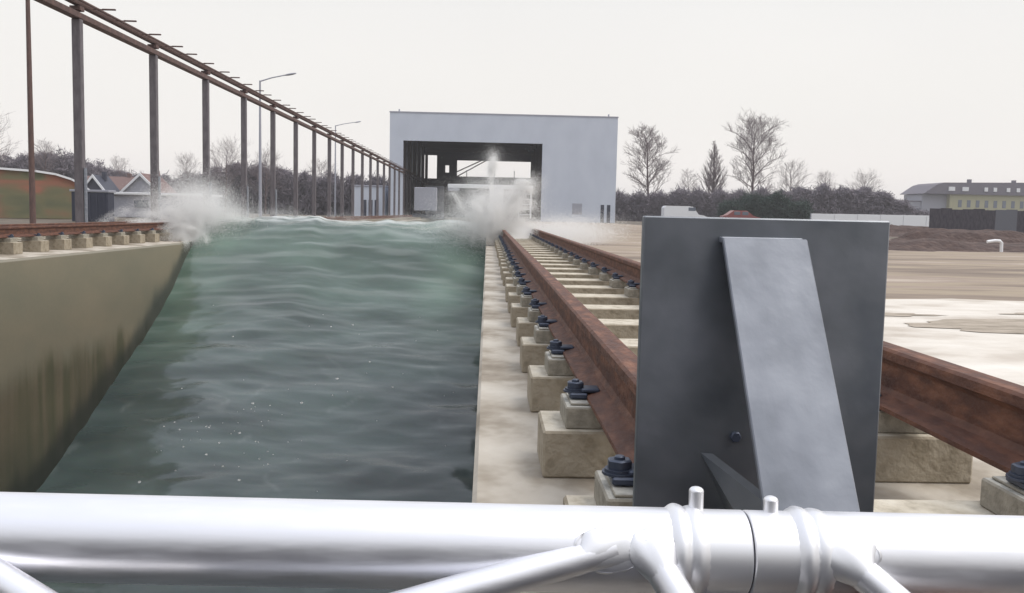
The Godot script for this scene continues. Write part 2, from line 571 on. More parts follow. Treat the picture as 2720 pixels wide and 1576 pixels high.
func clip_mesh() -> Mesh:
	# a bolted clip reaching over the rail foot (+x), with washers and nut on the bolt (at the origin)
	var st := mb()
	add_box(st, Vector3(0.002, 0.010, 0), Vector3(0.05, 0.016, 0.075), 0.004)
	add_box(st, Vector3(0.035, 0.024, 0), Vector3(0.052, 0.012, 0.06), 0.004)
	add_lathe(st, Vector3(-0.005, 0.017, 0), Vector3.UP, [Vector2(0, 0), Vector2(0, 0.034), Vector2(0.005, 0.034), Vector2(0.005, 0.0)], 16)
	add_lathe(st, Vector3(-0.005, 0.0225, 0), Vector3.UP, [Vector2(0, 0.029), Vector2(0.005, 0.029), Vector2(0.005, 0.0)], 16)
	add_lathe(st, Vector3(-0.005, 0.028, 0), Vector3.UP, [Vector2(0, 0.025), Vector2(0.015, 0.025), Vector2(0.018, 0.021), Vector2(0.016, 0.0)], 6)
	add_lathe(st, Vector3(-0.005, 0.044, 0), Vector3.UP, [Vector2(0, 0.0105), Vector2(0.006, 0.0105), Vector2(0.008, 0.008), Vector2(0.008, 0.0)], 12)
	return st.commit()

# ---------------------------------------------------------------- water
const PROFILE := [[-62.0, -4.9], [6.0, -4.85], [10.0, -4.7], [12.0, -4.42], [13.4, -4.05], [14.8, -3.52], [16.4, -2.9], [18.0, -2.22], [19.2, -1.62], [20.1, -1.02], [20.7, -0.58], [21.2, -0.32], [21.7, -0.2], [22.3, -0.22], [23.5, -0.5], [27.0, -1.2], [36.0, -2.1], [50.0, -2.3], [170.0, -2.3]]
var n1 := FastNoiseLite.new()
var n2 := FastNoiseLite.new()

func profile(d: float) -> float:
	for i in PROFILE.size() - 1:
		if d <= PROFILE[i + 1][0]:
			return lerpf(PROFILE[i][1], PROFILE[i + 1][1], (d - PROFILE[i][0]) / (PROFILE[i + 1][0] - PROFILE[i][0]))
	return -2.3

func smooth_profile(d: float) -> float:
	return (profile(d - 0.4) + profile(d) * 2.0 + profile(d + 0.4)) / 4.0

func water_height(x: float, d: float) -> float:
	var across := (x - WALL_L) / (WALL_R - WALL_L)
	var shift := 0.22 * n1.get_noise_2d(x * 0.25, 7.0) * sin(PI * clampf(across, 0.0, 1.0)) + 0.22 * (pow(2.0 * across - 1.0, 2.0) - 1.0)
	var h := smooth_profile(d - shift)
	var amp := 1.0 if d < 40.0 else 0.4
	h += amp * (0.09 * n1.get_noise_2d(x * 0.28, d * 0.6) + 0.018 * n1.get_noise_2d(x * 0.5 + 40.0, d * 1.5) + 0.006 * n2.get_noise_2d(x * 0.9, d * 3.6) * (0.6 + n2.get_noise_2d(x * 0.4, d * 0.4 + 9.0)) + 0.007 * n2.get_noise_2d(x * 1.3 + 5.0, d * 4.6) * smoothstep(15.0, 18.0, d) * smoothstep(WALL_L + 1.0, WALL_L + 3.0, x))
	h += 0.1 * n1.get_noise_2d(x * 0.8, 55.0) * exp(-pow((d - 21.6) / 1.2, 2.0))
	return h

func water() -> void:
	var ds: Array = []
	var d := -60.0
	while d < 170.0:
		ds.append(d)
		d += 3.0 if d < -12.0 else 0.4 if d < 9.0 else 0.045 if d < 22.5 else 0.12 if d < 32.0 else 1.0
	var nx := 110
	var st := mb()
	for i in ds.size():
		for k in nx + 1:
			var x: float = lerpf(WALL_L, WALL_R, float(k) / nx)
			var z: float = ds[i]
			var h := water_height(x, z)
			var hx := (water_height(x + 0.02, z) - water_height(x - 0.02, z)) / 0.04
			var hd := (water_height(x, z + 0.02) - water_height(x, z - 0.02)) / 0.04
			# aerated water is paler and greener high on the face; threads of foam drift at its foot
			var up := smoothstep(-3.2, -0.4, h)
			var c := Vector3(0.048, 0.067, 0.066).lerp(Vector3(0.072, 0.108, 0.09), up)
			var rim := minf(x - WALL_L, WALL_R - x)
			c = c.lerp(Vector3(0.10, 0.155, 0.125), 0.75 * smoothstep(1.7, 0.6, rim) * smoothstep(15.5, 19.0, z))
			var patch := n1.get_noise_2d(x * 0.3, z * 0.8 + 30.0)
			c *= 1.0 + 0.55 * patch
			var edge := minf(x - WALL_L, WALL_R - x)
			var foam := 0.0
			var ridge := 1.0 - absf(n1.get_noise_2d(x * 0.45 + 3.0, z * 0.55)) * 9.0
			foam += 0.05 * smoothstep(0.3, 1.0, ridge) * smoothstep(0.0, 0.35, n2.get_noise_2d(x * 0.9, z * 1.1)) * smoothstep(18.5, 15.0, z)
			foam += 0.6 * smoothstep(-0.36, -0.18, h) * smoothstep(-0.25, 0.3, n2.get_noise_2d(x * 1.4, z * 3.0))
			foam += 0.11 * smoothstep(0.0, 0.5, n2.get_noise_2d(x * 0.35, z * 3.2)) * smoothstep(-4.0, -0.5, h)
			foam += 0.4 * smoothstep(0.5, 0.05, edge) * smoothstep(-0.8, -0.3, h)
			foam += 0.9 * smoothstep(22.0, 24.0, z) * smoothstep(60.0, 30.0, z)
			c = c.lerp(Vector3(0.66, 0.70, 0.71), clampf(foam, 0.0, 1.0))
			st.set_normal(Vector3(-hx, 1.0, hd).normalized())
			st.set_uv(Vector2(x, z))
			st.set_color(Color(c.x, c.y, c.z))
			st.add_vertex(Vector3(x, h, -z))
	for i in ds.size() - 1:
		for k in nx:
			var a := i * (nx + 1) + k
			var b := a + 1
			var e := a + nx + 1
			for v in [a, e, b, b, e, e + 1]:
				st.add_index(v)
	var o := setting("water", st, M.water)
	o.set_meta("label", "green wave filling the concrete flume between the tracks")
	# small bubbles left on the face
	var bs := mb()
	add_ball(bs, Vector3.ZERO, Vector3(1, 0.7, 1), Basis(), 5, 8)
	var spots: Array = []
	for i in 90:
		var x := rng.randf_range(-5.4, -0.5)
		var z := rng.randf_range(12.0, 18.5)
		if i > 50:
			x = -4.0 + rng.randfn(0, 0.5)
			z = 14.6 + rng.randfn(0, 0.5)
		var r := 0.007 + 0.02 * pow(rng.randf(), 3.0)
		spots.append(Transform3D(Basis().scaled(Vector3.ONE * r), Vector3(x, water_height(x, z), -z)))
	scatter("foam_bubbles", bs.commit(), M.spray, spots, "white bubbles scattered on the face of the green wave", "bubbles")

func scatter(called: String, m: Mesh, material: Material, spots: Array, label: String, category: String, parent: Node = self) -> MultiMeshInstance3D:
	var mm := MultiMesh.new()
	mm.transform_format = MultiMesh.TRANSFORM_3D
	mm.mesh = m
	mm.instance_count = spots.size()
	for i in spots.size():
		mm.set_instance_transform(i, spots[i])
	var o := MultiMeshInstance3D.new()
	o.name = numbered(called) if parent == self else called
	o.multimesh = mm
	o.material_override = material
	parent.add_child(o, true)
	if label: tag(o, label, category)
	o.set_meta("kind", "stuff")
	return o

# ---------------------------------------------------------------- spray
func puff(count: int, sigma: float, r: float) -> Mesh:
	var st := mb()
	var v := [Vector3.RIGHT, Vector3.LEFT, Vector3.UP, Vector3.DOWN, Vector3.BACK, Vector3.FORWARD]
	for i in count:
		var c := Vector3(rng.randfn(0, sigma), rng.randfn(0, sigma), rng.randfn(0, sigma))
		var s := r * rng.randf_range(0.4, 1.7)
		for x in [0, 1]:
			for y in [2, 3]:
				for z in [4, 5]:
					stri(st, [c + v[x] * s, c + v[y] * s, c + v[z] * s], [v[x], v[y], v[z]])
	return st.commit()

func turned(at: Vector3, s: float) -> Transform3D:
	var b := Basis.from_euler(Vector3(rng.randf() * TAU, rng.randf() * TAU, rng.randf() * TAU))
	return Transform3D(b.scaled(Vector3.ONE * s), at)

func cloud(list: Array, c: Vector3, r: Vector3, n: int, s := 1.0) -> void:
	for i in n:
		var p := Vector3(rng.randfn(0, 0.5), rng.randfn(0, 0.5), rng.randfn(0, 0.5))
		list.append(turned(c + p * r, s * rng.randf_range(0.6, 1.4)))

func jet(list: Array, from: Vector3, v: Vector3, tmax: float, n: int, spread: float, s := 1.0) -> void:
	for i in n:
		var t := tmax * sqrt(rng.randf())
		var p := from + v * t + Vector3(0, -4.9 * t * t, 0)
		p += Vector3(rng.randfn(0, 1), rng.randfn(0, 1), rng.randfn(0, 1)) * spread * (0.25 + t / tmax)
		if p.y < LEDGE: p.y = LEDGE + 0.02
		var k := s * (0.45 + 0.6 * rng.randf())
		var b := frame_of(v + Vector3(0, -9.8 * t, 0)) * Basis(Vector3.UP, rng.randf() * TAU)
		list.append(Transform3D(b * Basis.from_scale(Vector3(k * 0.7, k * 2.0, k * 0.7)), p))

func burst(m: Mesh, m2: Mesh, fine: Array, streaks: Array, label: String) -> void:
	var o := scatter("wave_spray", m, M.spray, fine, label, "spray")
	scatter("droplet_streaks", m2, M.spray, streaks, "", "", o)

func spray() -> void:
	var m := puff(260, 0.135, 0.0021)
	var m2 := puff(150, 0.055, 0.0024)
	# over the far rim
	var l: Array = []
	var j: Array = []
	cloud(l, Vector3(-6.35, -0.15, -21.2), Vector3(0.75, 0.62, 0.7), 900)
	cloud(l, Vector3(-6.9, 0.02, -21.4), Vector3(0.9, 0.5, 0.8), 420)
	cloud(l, Vector3(-5.75, -0.35, -21.3), Vector3(0.6, 0.3, 0.5), 200)
	for i in 60:
		var v := Vector3(rng.randf_range(-3.4, 0.8), rng.randf_range(1.0, 3.6), rng.randf_range(-1.0, 1.0))
		jet(j, Vector3(-6.4 + rng.randf_range(-0.35, 0.4), -0.7, -21.0 + rng.randfn(0, 0.4)), v, rng.randf_range(0.35, 0.65), 30, 0.035, 0.95)
	for i in 22:
		jet(j, Vector3(-6.8 + rng.randfn(0, 0.2), -0.6, -20.9 + rng.randfn(0, 0.3)), Vector3(-2.9 + rng.randf_range(-0.7, 0.4), 1.7 + rng.randf_range(-0.6, 0.7), 0.3), 0.62, 52, 0.035, 0.95)
	burst(m, m2, l, j, "white spray bursting over the far rim of the flume below the pipe rack")
	# over the near rim, thrown higher
	l = []
	j = []
	cloud(l, Vector3(-0.1, -0.15, -20.6), Vector3(0.85, 0.62, 0.7), 600)
	cloud(l, Vector3(0.25, 0.3, -20.8), Vector3(0.75, 0.55, 0.6), 420)
	cloud(l, Vector3(-0.6, -0.45, -20.9), Vector3(0.6, 0.3, 0.5), 160)
	for i in 60:
		var v := Vector3(rng.randf_range(-0.9, 2.0), rng.randf_range(2.0, 4.6), rng.randf_range(-0.6, 0.8))
		jet(j, Vector3(rng.randfn(0.05, 0.2), -0.6, -20.6 + rng.randfn(0, 0.3)), v, rng.randf_range(0.3, 0.55), 30, 0.035, 0.95)
	jet(j, Vector3(0.05, -0.4, -20.6), Vector3(0.1, 5.6, 0.0), 0.52, 90, 0.03, 1.0)
	jet(j, Vector3(0.05, -0.4, -20.6), Vector3(0.05, 5.3, 0.1), 0.55, 80, 0.04, 0.9)
	for i in 6:
		jet(j, Vector3(0.3, -0.3, -20.6), Vector3(rng.randf_range(0.9, 1.7), rng.randf_range(3.6, 4.7), 0.0), 0.5, 50, 0.03, 0.9)
	cloud(l, Vector3(0.08, 1.15, -20.6), Vector3(0.09, 0.2, 0.1), 40, 0.7)
	cloud(l, Vector3(0.95, 0.62, -20.6), Vector3(0.22, 0.22, 0.2), 60, 0.8)
	burst(m, m2, l, j, "tall white plume of spray over the near rim, before the hall's opening")
	# the sheet washing over the near track
	l = []
	j = []
	for i in 46:
		var v := Vector3(rng.randf_range(1.6, 4.2), rng.randf_range(0.3, 1.9), rng.randf_range(-1.6, 0.4))
		jet(j, Vector3(0.1, -0.62, -22.5 + rng.randfn(0, 0.5)), v, rng.randf_range(0.4, 0.7), 40, 0.04, 0.95)
	cloud(l, Vector3(1.3, -0.52, -23.3), Vector3(1.3, 0.2, 1.2), 1200)
	cloud(l, Vector3(2.4, -0.4, -24.6), Vector3(1.0, 0.28, 1.0), 420)
	burst(m, m2, l, j, "low white sheet of spray washing across the rails near the hall")
	# foam blown off the crest
	l = []
	for i in 700:
		var x := rng.randf_range(-6.0, -0.4)
		var lift := 0.5 + 0.5 * n1.get_noise_2d(x * 0.9, 3.0) * 2.0
		if rng.randf() > lift: continue
		var d := 21.7 + rng.randfn(0, 0.25)
		l.append(turned(Vector3(x, water_height(x, d) + 0.02 + absf(rng.randfn(0, 0.055)) * (0.5 + lift), -d), rng.randf_range(0.3, 0.6)))
	scatter("crest_foam", m, M.spray, l, "thin line of white foam along the crest of the green wave", "foam")

# ---------------------------------------------------------------- the hall over the flume
func hall() -> void:
	var t := thing("wave_hall", "large pale blue grey hall with a wide dark opening astride the flume", "building", Vector3(1.57, LEDGE, -100))
	var H := 11.1
	var x0 := -12.03   # the front, measured from the hall's middle
	var x1 := 12.03
	var o0 := -10.6
	var o1 := 4.1
	var oh := 8.2
	var st := mb()
	add_box(st, Vector3((x0 + o0) / 2, H / 2, 0), Vector3(o0 - x0, H, 0.4))
	add_box(st, Vector3((o0 + o1) / 2, (H + oh) / 2, 0), Vector3(o1 - o0, H - oh, 0.4))
	add_box(st, Vector3((o1 + x1) / 2, H / 2, 0), Vector3(x1 - o1, H, 0.4))
	obj("front_wall", st, M.facade, t)
	for x in [x0 + 0.15, x1 - 0.15]:
		st = mb()
		add_box(st, Vector3(x, H / 2, -22.7), Vector3(0.3, H, 45.0))
		obj("side_wall", st, M.facade, t)
	st = mb()
	add_box(st, Vector3(0, H - 0.55, -22.6), Vector3(x1 - x0 - 0.6, 0.3, 44.7))
	obj("roof", st, M.trim, t)
	st = mb()
	add_box(st, Vector3(0, H + 0.06, 0), Vector3(x1 - x0 + 0.1, 0.12, 0.5))
	obj("coping", st, M.trim, t)
	for x in [x0 + 0.9, x1 - 0.9]:
		st = mb()
		add_tube(st, [Vector3(x, H, -0.6), Vector3(x, H + 0.42, -0.6)], [0.08, 0.08], 8)
		obj("roof_vent", st, M.trim, t)
	# lining boards of the opening
	for x in [o0 - 0.06, o1 + 0.06]:
		st = mb()
		add_box(st, Vector3(x, oh / 2, -0.5), Vector3(0.12, oh, 0.6))
		obj("opening_frame", st, M.dark_blue, t)
	# back wall with its openings, seen through the hall; pieces set edge to edge
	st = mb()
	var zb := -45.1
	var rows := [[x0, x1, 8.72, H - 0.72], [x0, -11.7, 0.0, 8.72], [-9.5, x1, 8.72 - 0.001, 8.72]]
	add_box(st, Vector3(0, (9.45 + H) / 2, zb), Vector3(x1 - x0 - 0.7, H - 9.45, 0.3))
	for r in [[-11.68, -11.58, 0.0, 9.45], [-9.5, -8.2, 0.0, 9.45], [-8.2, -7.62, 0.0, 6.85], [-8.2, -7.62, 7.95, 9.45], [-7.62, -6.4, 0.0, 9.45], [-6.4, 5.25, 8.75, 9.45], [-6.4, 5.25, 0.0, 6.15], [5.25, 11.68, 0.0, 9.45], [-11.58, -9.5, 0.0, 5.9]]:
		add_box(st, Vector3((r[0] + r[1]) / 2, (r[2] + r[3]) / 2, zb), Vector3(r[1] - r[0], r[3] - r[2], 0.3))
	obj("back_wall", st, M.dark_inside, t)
	for k in 5:
		st = mb()
		add_box(st, Vector3(-3.3, H - 1.1, -6.0 - 8.4 * k), Vector3(15.0, 0.75, 0.3))
		obj("roof_beam", st, M.brown_steel, t)
	for k in 6:
		st = mb()
		add_box(st, Vector3(-10.9, 5.0, -4.0 - 7.6 * k), Vector3(0.4, 10.0, 0.4))
		obj("column", st, M.brown_steel, t)
		st = mb()
		add_box(st, Vector3(5.0, 5.0, -4.0 - 7.6 * k), Vector3(0.4, 10.0, 0.4))
		obj("column", st, M.brown_steel, t)
	for k in 2:
		st = mb()
		var a := Vector3(-6.6, 6.25 + 0.75 * k, -46.5)
		var b := Vector3(-1.6 + 0.2 * k, 9.1 + 0.4 * k, -46.5)
		add_tube(st, [a, b], [0.1, 0.1], 6)
		obj("stair_rail", st, M.brown_steel, t)
	for x in [-4.9, -0.6, 2.4]:
		st = mb()
		add_box(st, Vector3(x, 6.7, -44.8), Vector3(0.1, 1.2, 0.1))
		obj("railing_post", st, M.brown_steel, t)
	st = mb()
	add_box(st, Vector3(-0.6, 6.2, -44.6), Vector3(11.6, 0.16, 0.5))
	obj("walkway", st, M.brown_steel, t)
	# left interior panel that catches light
	st = mb()
	add_box(st, Vector3(-7.9, 1.9, -12.0), Vector3(2.2, 3.9, 0.3))
	obj("partition", st, M.grey, t)
	# doors and a shuttered hatch in the front
	for x in [10.65, 11.32]:
		var d := mb()
		add_box(d, Vector3(x, 0.95, 0.205), Vector3(0.36, 1.9, 0.05), 0.01)
		obj("door", d, M.dark_blue, t)
	var w := mb()
	add_box(w, Vector3(7.95, 1.42, 0.205), Vector3(1.05, 1.15, 0.05), 0.01)
	obj("hatch", w, M.grey, t)
	# low annex left of the hall
	var a := thing("annex", "low white annex with dark doors against the hall's side", "building", Vector3(-12.6, LEDGE, -103))
	st = mb()
	add_box(st, Vector3(0, 1.65, 0), Vector3(3.3, 3.3, 5.0), 0.03)
	obj("wall", st, M.facade, a)
	st = mb()
	add_box(st, Vector3(0, 3.38, 0), Vector3(3.5, 0.16, 5.2), 0.02)
	obj("roof", st, M.trim, a)
	for x in [-0.55, 0.1, 0.75]:
		st = mb()
		add_box(st, Vector3(x, 0.95, 2.52), Vector3(0.42, 1.9, 0.06))
		obj("door", st, M.dark_blue, a)

func gantry() -> void:
	var t := thing("measuring_gantry", "white measuring carriage straddling the flume inside the hall's mouth", "gantry", Vector3(0, LEDGE, -82))
	var st := mb()
	add_box(st, Vector3(0.2, 3.05, 0), Vector3(7.4, 0.34, 0.6), 0.03)
	obj("beam", st, M.white, t)
	st = mb()
	add_box(st, Vector3(-5.4, 1.85, 0.1), Vector3(1.9, 2.0, 1.5), 0.03)
	obj("cabin", st, M.grey, t)
	st = mb()
	add_box(st, Vector3(-5.25, 0.45, 0), Vector3(2.6, 0.3, 0.8), 0.03)
	obj("under_beam", st, M.dark_blue, t)
	for x in [2.7, 3.75]:
		st = mb()
		add_box(st, Vector3(x, 1.6, 0), Vector3(0.16, 2.5, 0.2), 0.02)
		obj("leg", st, M.white, t)
	for k in 5:
		st = mb()
		add_box(st, Vector3(3.22, 0.7 + 0.45 * k, 0), Vector3(0.9, 0.08, 0.14), 0.01)
		obj("rung", st, M.white, t)
	st = mb()
	add_box(st, Vector3(-3.0, 2.75, 0.1), Vector3(1.0, 0.25, 0.5), 0.02)
	obj("winch_box", st, M.grey, t)
	for x in [0.35, 1.15]:
		st = mb()
		add_lathe(st, Vector3(x - 0.04, 0.58, 0), Vector3.RIGHT, [Vector2(0, 0), Vector2(0, 0.17), Vector2(0.08, 0.17), Vector2(0.08, 0)], 16)
		obj("wheel", st, M.dark_blue, t)
	st = mb()
	add_box(st, Vector3(0.75, 1.9, 0), Vector3(1.2, 2.3, 0.5), 0.02)
	obj("bogie", st, M.white, t)

func pipe_rack() -> void:
	var X := -9.0
	var t := thing("pipe_rack", "tall rusty pipe rack running beside the flume on slender posts", "pipe rack", Vector3(X, LEDGE, 0))
	var top := 5.1
	var st := mb()
	add_box(st, Vector3(0, top, -70.0), Vector3(0.14, 0.09, 120.0), 0.01)
	obj("upper_beam", st, M.rack, t)
	st = mb()
	add_box(st, Vector3(0, top - 0.27, -70.0), Vector3(0.2, 0.13, 120.0), 0.01)
	obj("lower_beam", st, M.rack, t)
	st = mb()
	add_tube(st, [Vector3(0.15, top + 0.03, -10.0), Vector3(0.15, top + 0.03, -130.0)], [0.03, 0.03], 8)
	obj("pipe", st, M.rack, t)
	# posts of welded channel with a cap plate; a paler drain pipe runs up the nearer ones
	st = mb()
	add_box(st, Vector3(0.0, top / 2 - 0.17, 0), Vector3(0.19, top - 0.34, 0.16), 0.012)
	var post := st.commit()
	st = mb()
	add_box(st, Vector3(0, top - 0.12, 0), Vector3(0.24, 0.1, 0.22), 0.01)
	var cap := st.commit()
	st = mb()
	add_box(st, Vector3(0, 0.02, 0), Vector3(0.34, 0.04, 0.34), 0.006)
	var foot := st.commit()
	st = mb()
	add_tube(st, [Vector3(0.14, 0.0, 0.05), Vector3(0.14, 1.55, 0.05)], [0.035, 0.035], 10)
	var drain := st.commit()
	st = mb()
	add_tube(st, [Vector3(0, 0, 0), Vector3(0.3, 0.0, 0)], [0.012, 0.012], 5)
	add_box(st, Vector3(0.41, 0.0, 0), Vector3(0.3, 0.035, 0.05), 0.008)
	var arm := st.commit()
	for k in 24:
		var z := -(21.0 + 4.65 * (k - 1))
		if z < -128.0: break
		var p := put("post", post, M.post, t)
		p.position.z = z
		put("cap_plate", cap, M.rack, p)
		put("foot_plate", foot, M.rack, p)
		if k < 6: put("drain_pipe", drain, M.zinc, p)
		for f in [0.42, 0.78, 1.15]:
			var a := put("cable_arm", arm, M.rack, t)
			a.position = Vector3(0, top + 0.02, z - 4.66 * f)

func lamps() -> void:
	# tall masts with one outreach arm
	var spots := [[-16.75, -35.0, 12.0, 0.0, "tall grey lamp mast nearest the camera, left of the first rack post"], [-14.92, -62.0, 9.0, 1.9, "lamp post with its arm over the rack, second from the camera"], [-17.8, -110.0, 10.5, 2.5, "lamp post with its arm over the rack, farthest toward the hall"]]
	for s in spots:
		var t := thing("street_lamp", s[4], "street lamp", Vector3(s[0], LEDGE, s[1]), 0.0, "lamp posts along the far bank")
		var h: float = s[2]
		var st := mb()
		add_tube(st, [Vector3.ZERO, Vector3(0, h * 0.5, 0), Vector3(0, h, 0)], [0.11, 0.085, 0.055], 10)
		obj("pole", st, M.rack if s[3] == 0.0 else M.grey, t)
		var reach: float = s[3] if s[3] > 0.0 else 1.8
		st = mb()
		add_tube(st, [Vector3(0, h - 0.05, 0), Vector3(reach * 0.4, h + 0.2, 0), Vector3(reach, h + 0.45, 0)], [0.045, 0.04, 0.035], 8)
		obj("arm", st, M.grey, t)
		st = mb()
		add_ball(st, Vector3(reach + 0.05, h + 0.45, 0), Vector3(0.42, 0.07, 0.14), Basis(Vector3(0, 0, 1), 0.2), 6, 10)
		obj("lamp_head", st, M.grey, t)

# ---------------------------------------------------------------- what stands on the far bank
func left_bank() -> void:
	# vaulted shelter
	var t := thing("vaulted_shelter", "vaulted shelter with rust red and olive sheeting and a white roof edge", "shelter", Vector3(-25.6, LEDGE, -46), 0.46)
	var prof: Array = []
	for p in [[-9.0, 0.0], [6.35, 0.0], [6.3, 0.75], [6.05, 1.25], [5.6, 1.65], [5.0, 1.98], [4.3, 2.2], [3.4, 2.32], [1.5, 2.4], [-9.0, 2.5]]:
		prof.append(Vector2(p[0], p[1]))
	var st := mb()
	add_prism(st, prof, 0.0, -6.0)
	var skin := grained(41, Vector3(5.0, 2.6, 5.0), [[0.0, lin(0.10, 0.11, 0.07)], [0.4, lin(0.16, 0.15, 0.085)], [0.6, lin(0.20, 0.13, 0.08)], [0.8, lin(0.30, 0.125, 0.085)], [1.0, lin(0.2, 0.15, 0.1)]], 0.8, 0.0, 0.2, 0.003, 3)
	obj("sheeting", st, skin, t)
	st = mb()
	for i in range(3, prof.size() - 1):
		var a: Vector2 = prof[i]
		var b: Vector2 = prof[i + 1]
		var d := (b - a).normalized()
		add_box(st, Vector3((a.x + b.x) / 2, (a.y + b.y) / 2 + 0.03, 0.06), Vector3(a.distance_to(b) + 0.03, 0.1, 0.12), 0.0, Basis(Vector3(0, 0, 1), atan2(-d.y, -d.x)))
	obj("edge_trim", st, M.white, t)
	# dark container
	t = thing("storage_container", "dark storage container with a pale top edge beside the vaulted shelter", "container", Vector3(-17.6, LEDGE, -42))
	st = mb()
	add_box(st, Vector3(0, 0.65, -0.35), Vector3(1.6, 1.3, 0.7), 0.02)
	obj("body", st, M.dark_blue, t)
	st = mb()
	add_box(st, Vector3(0, 1.36, -0.35), Vector3(1.72, 0.09, 0.8), 0.01)
	obj("top_rim", st, M.grey, t)
	for k in 5:
		st = mb()
		add_box(st, Vector3(-0.62 + 0.31 * k, 0.63, 0.02), Vector3(0.08, 1.16, 0.04), 0.01)
		obj("rib", st, M.dark_blue, t)
	# long flat-roofed shed
	t = thing("flat_roof_shed", "long grey shed with a pale flat roof behind the pipe rack", "shed", Vector3(-21.8, LEDGE, -60))
	st = mb()
	add_box(st, Vector3(0, 0.7, -2.0), Vector3(7.4, 1.4, 4.0), 0.02)
	obj("wall", st, M.grey, t)
	st = mb()
	add_box(st, Vector3(0, 1.5, -1.9), Vector3(7.7, 0.16, 4.4), 0.02)
	obj("roof", st, M.white, t)
	for k in 3:
		st = mb()
		add_box(st, Vector3(-2.4 + 2.3 * k, 0.85, 0.02), Vector3(0.9, 0.5, 0.05), 0.01)
		obj("window", st, M.pane, t)
	# houses
	house("gabled_house", "small house with a white edged gable above the flat roofed shed", Vector3(-45.6, LEDGE, -110), 2.2, 2.6, 4.0, 4.0, M.dark_blue, M.dark_blue, true)
	house("gabled_house", "red roofed house with a wide pale gable, left of the spray", Vector3(-41.3, LEDGE, -113), 4.6, 2.2, 4.4, 6.0, M.grey, flat(lin(0.16, 0.095, 0.09), 0.8), true)
	house("gabled_house", "long low house with a dull red roof between the trees on the left bank", Vector3(-47.5, LEDGE, -122), 7.5, 2.6, 4.2, 6.0, M.grey, flat(lin(0.15, 0.095, 0.09), 0.8), false)
	# kerb rail behind the track
	st = mb()
	add_box(st, Vector3(-8.95, LEDGE + 0.16, -60), Vector3(0.18, 0.32, 130), 0.015)
	var k := obj("concrete_kerb", st, M.ledge)
	k.set_meta("kind", "structure")

func house(called: String, label: String, at: Vector3, w: float, eaves: float, ridge: float, deep: float, wall: Material, roof: Material, front_gable: bool) -> void:
	var t := thing(called, label, "house", at)
	var turn := Basis() if front_gable else Basis(Vector3.UP, PI / 2)
	var st := mb()
	var h := w / 2 if front_gable else deep / 2
	var l := deep if front_gable else w
	var back := Vector3(0, 0, -l / 2) if front_gable else Vector3.ZERO
	add_prism(st, [Vector2(-h, 0), Vector2(h, 0), Vector2(h, eaves), Vector2(0, ridge), Vector2(-h, eaves)], -l / 2, l / 2, turn, back)
	obj("wall", st, wall, t)
	st = mb()
	var s := (ridge - eaves) / h
	for e in [-1.0, 1.0]:
		add_prism(st, [Vector2(0, ridge + 0.03), Vector2(e * (h + 0.3), eaves + 0.03 - 0.3 * s), Vector2(e * (h + 0.3), eaves + 0.21 - 0.3 * s), Vector2(0, ridge + 0.21)], -l / 2 - 0.25, l / 2 + 0.25, turn, back)
	var r := obj("roof", st, roof, t)
	if front_gable:
		st = mb()
		for e in [-1.0, 1.0]:
			add_prism(st, [Vector2(0, ridge - 0.12), Vector2(e * (h + 0.32), eaves - 0.12 - 0.32 * s), Vector2(e * (h + 0.32), eaves + 0.24 - 0.32 * s), Vector2(0, ridge + 0.24)], l / 2 + 0.25, l / 2 + 0.4, turn, back)
		obj("barge_board", st, M.white, r)
	st = mb()
	add_box(st, Vector3(w * 0.2, ridge + 0.1, -l / 2 if front_gable else 0.0), Vector3(0.45, 1.1, 0.45), 0.02)
	obj("chimney", st, roof, r)
	for x in [-0.25, 0.25]:
		st = mb()
		add_box(st, Vector3(x * w, eaves * 0.55, (0.0 if front_gable else deep / 2) + 0.02), Vector3(w * 0.16, 1.0, 0.08))
		obj("window", st, M.pane, t)

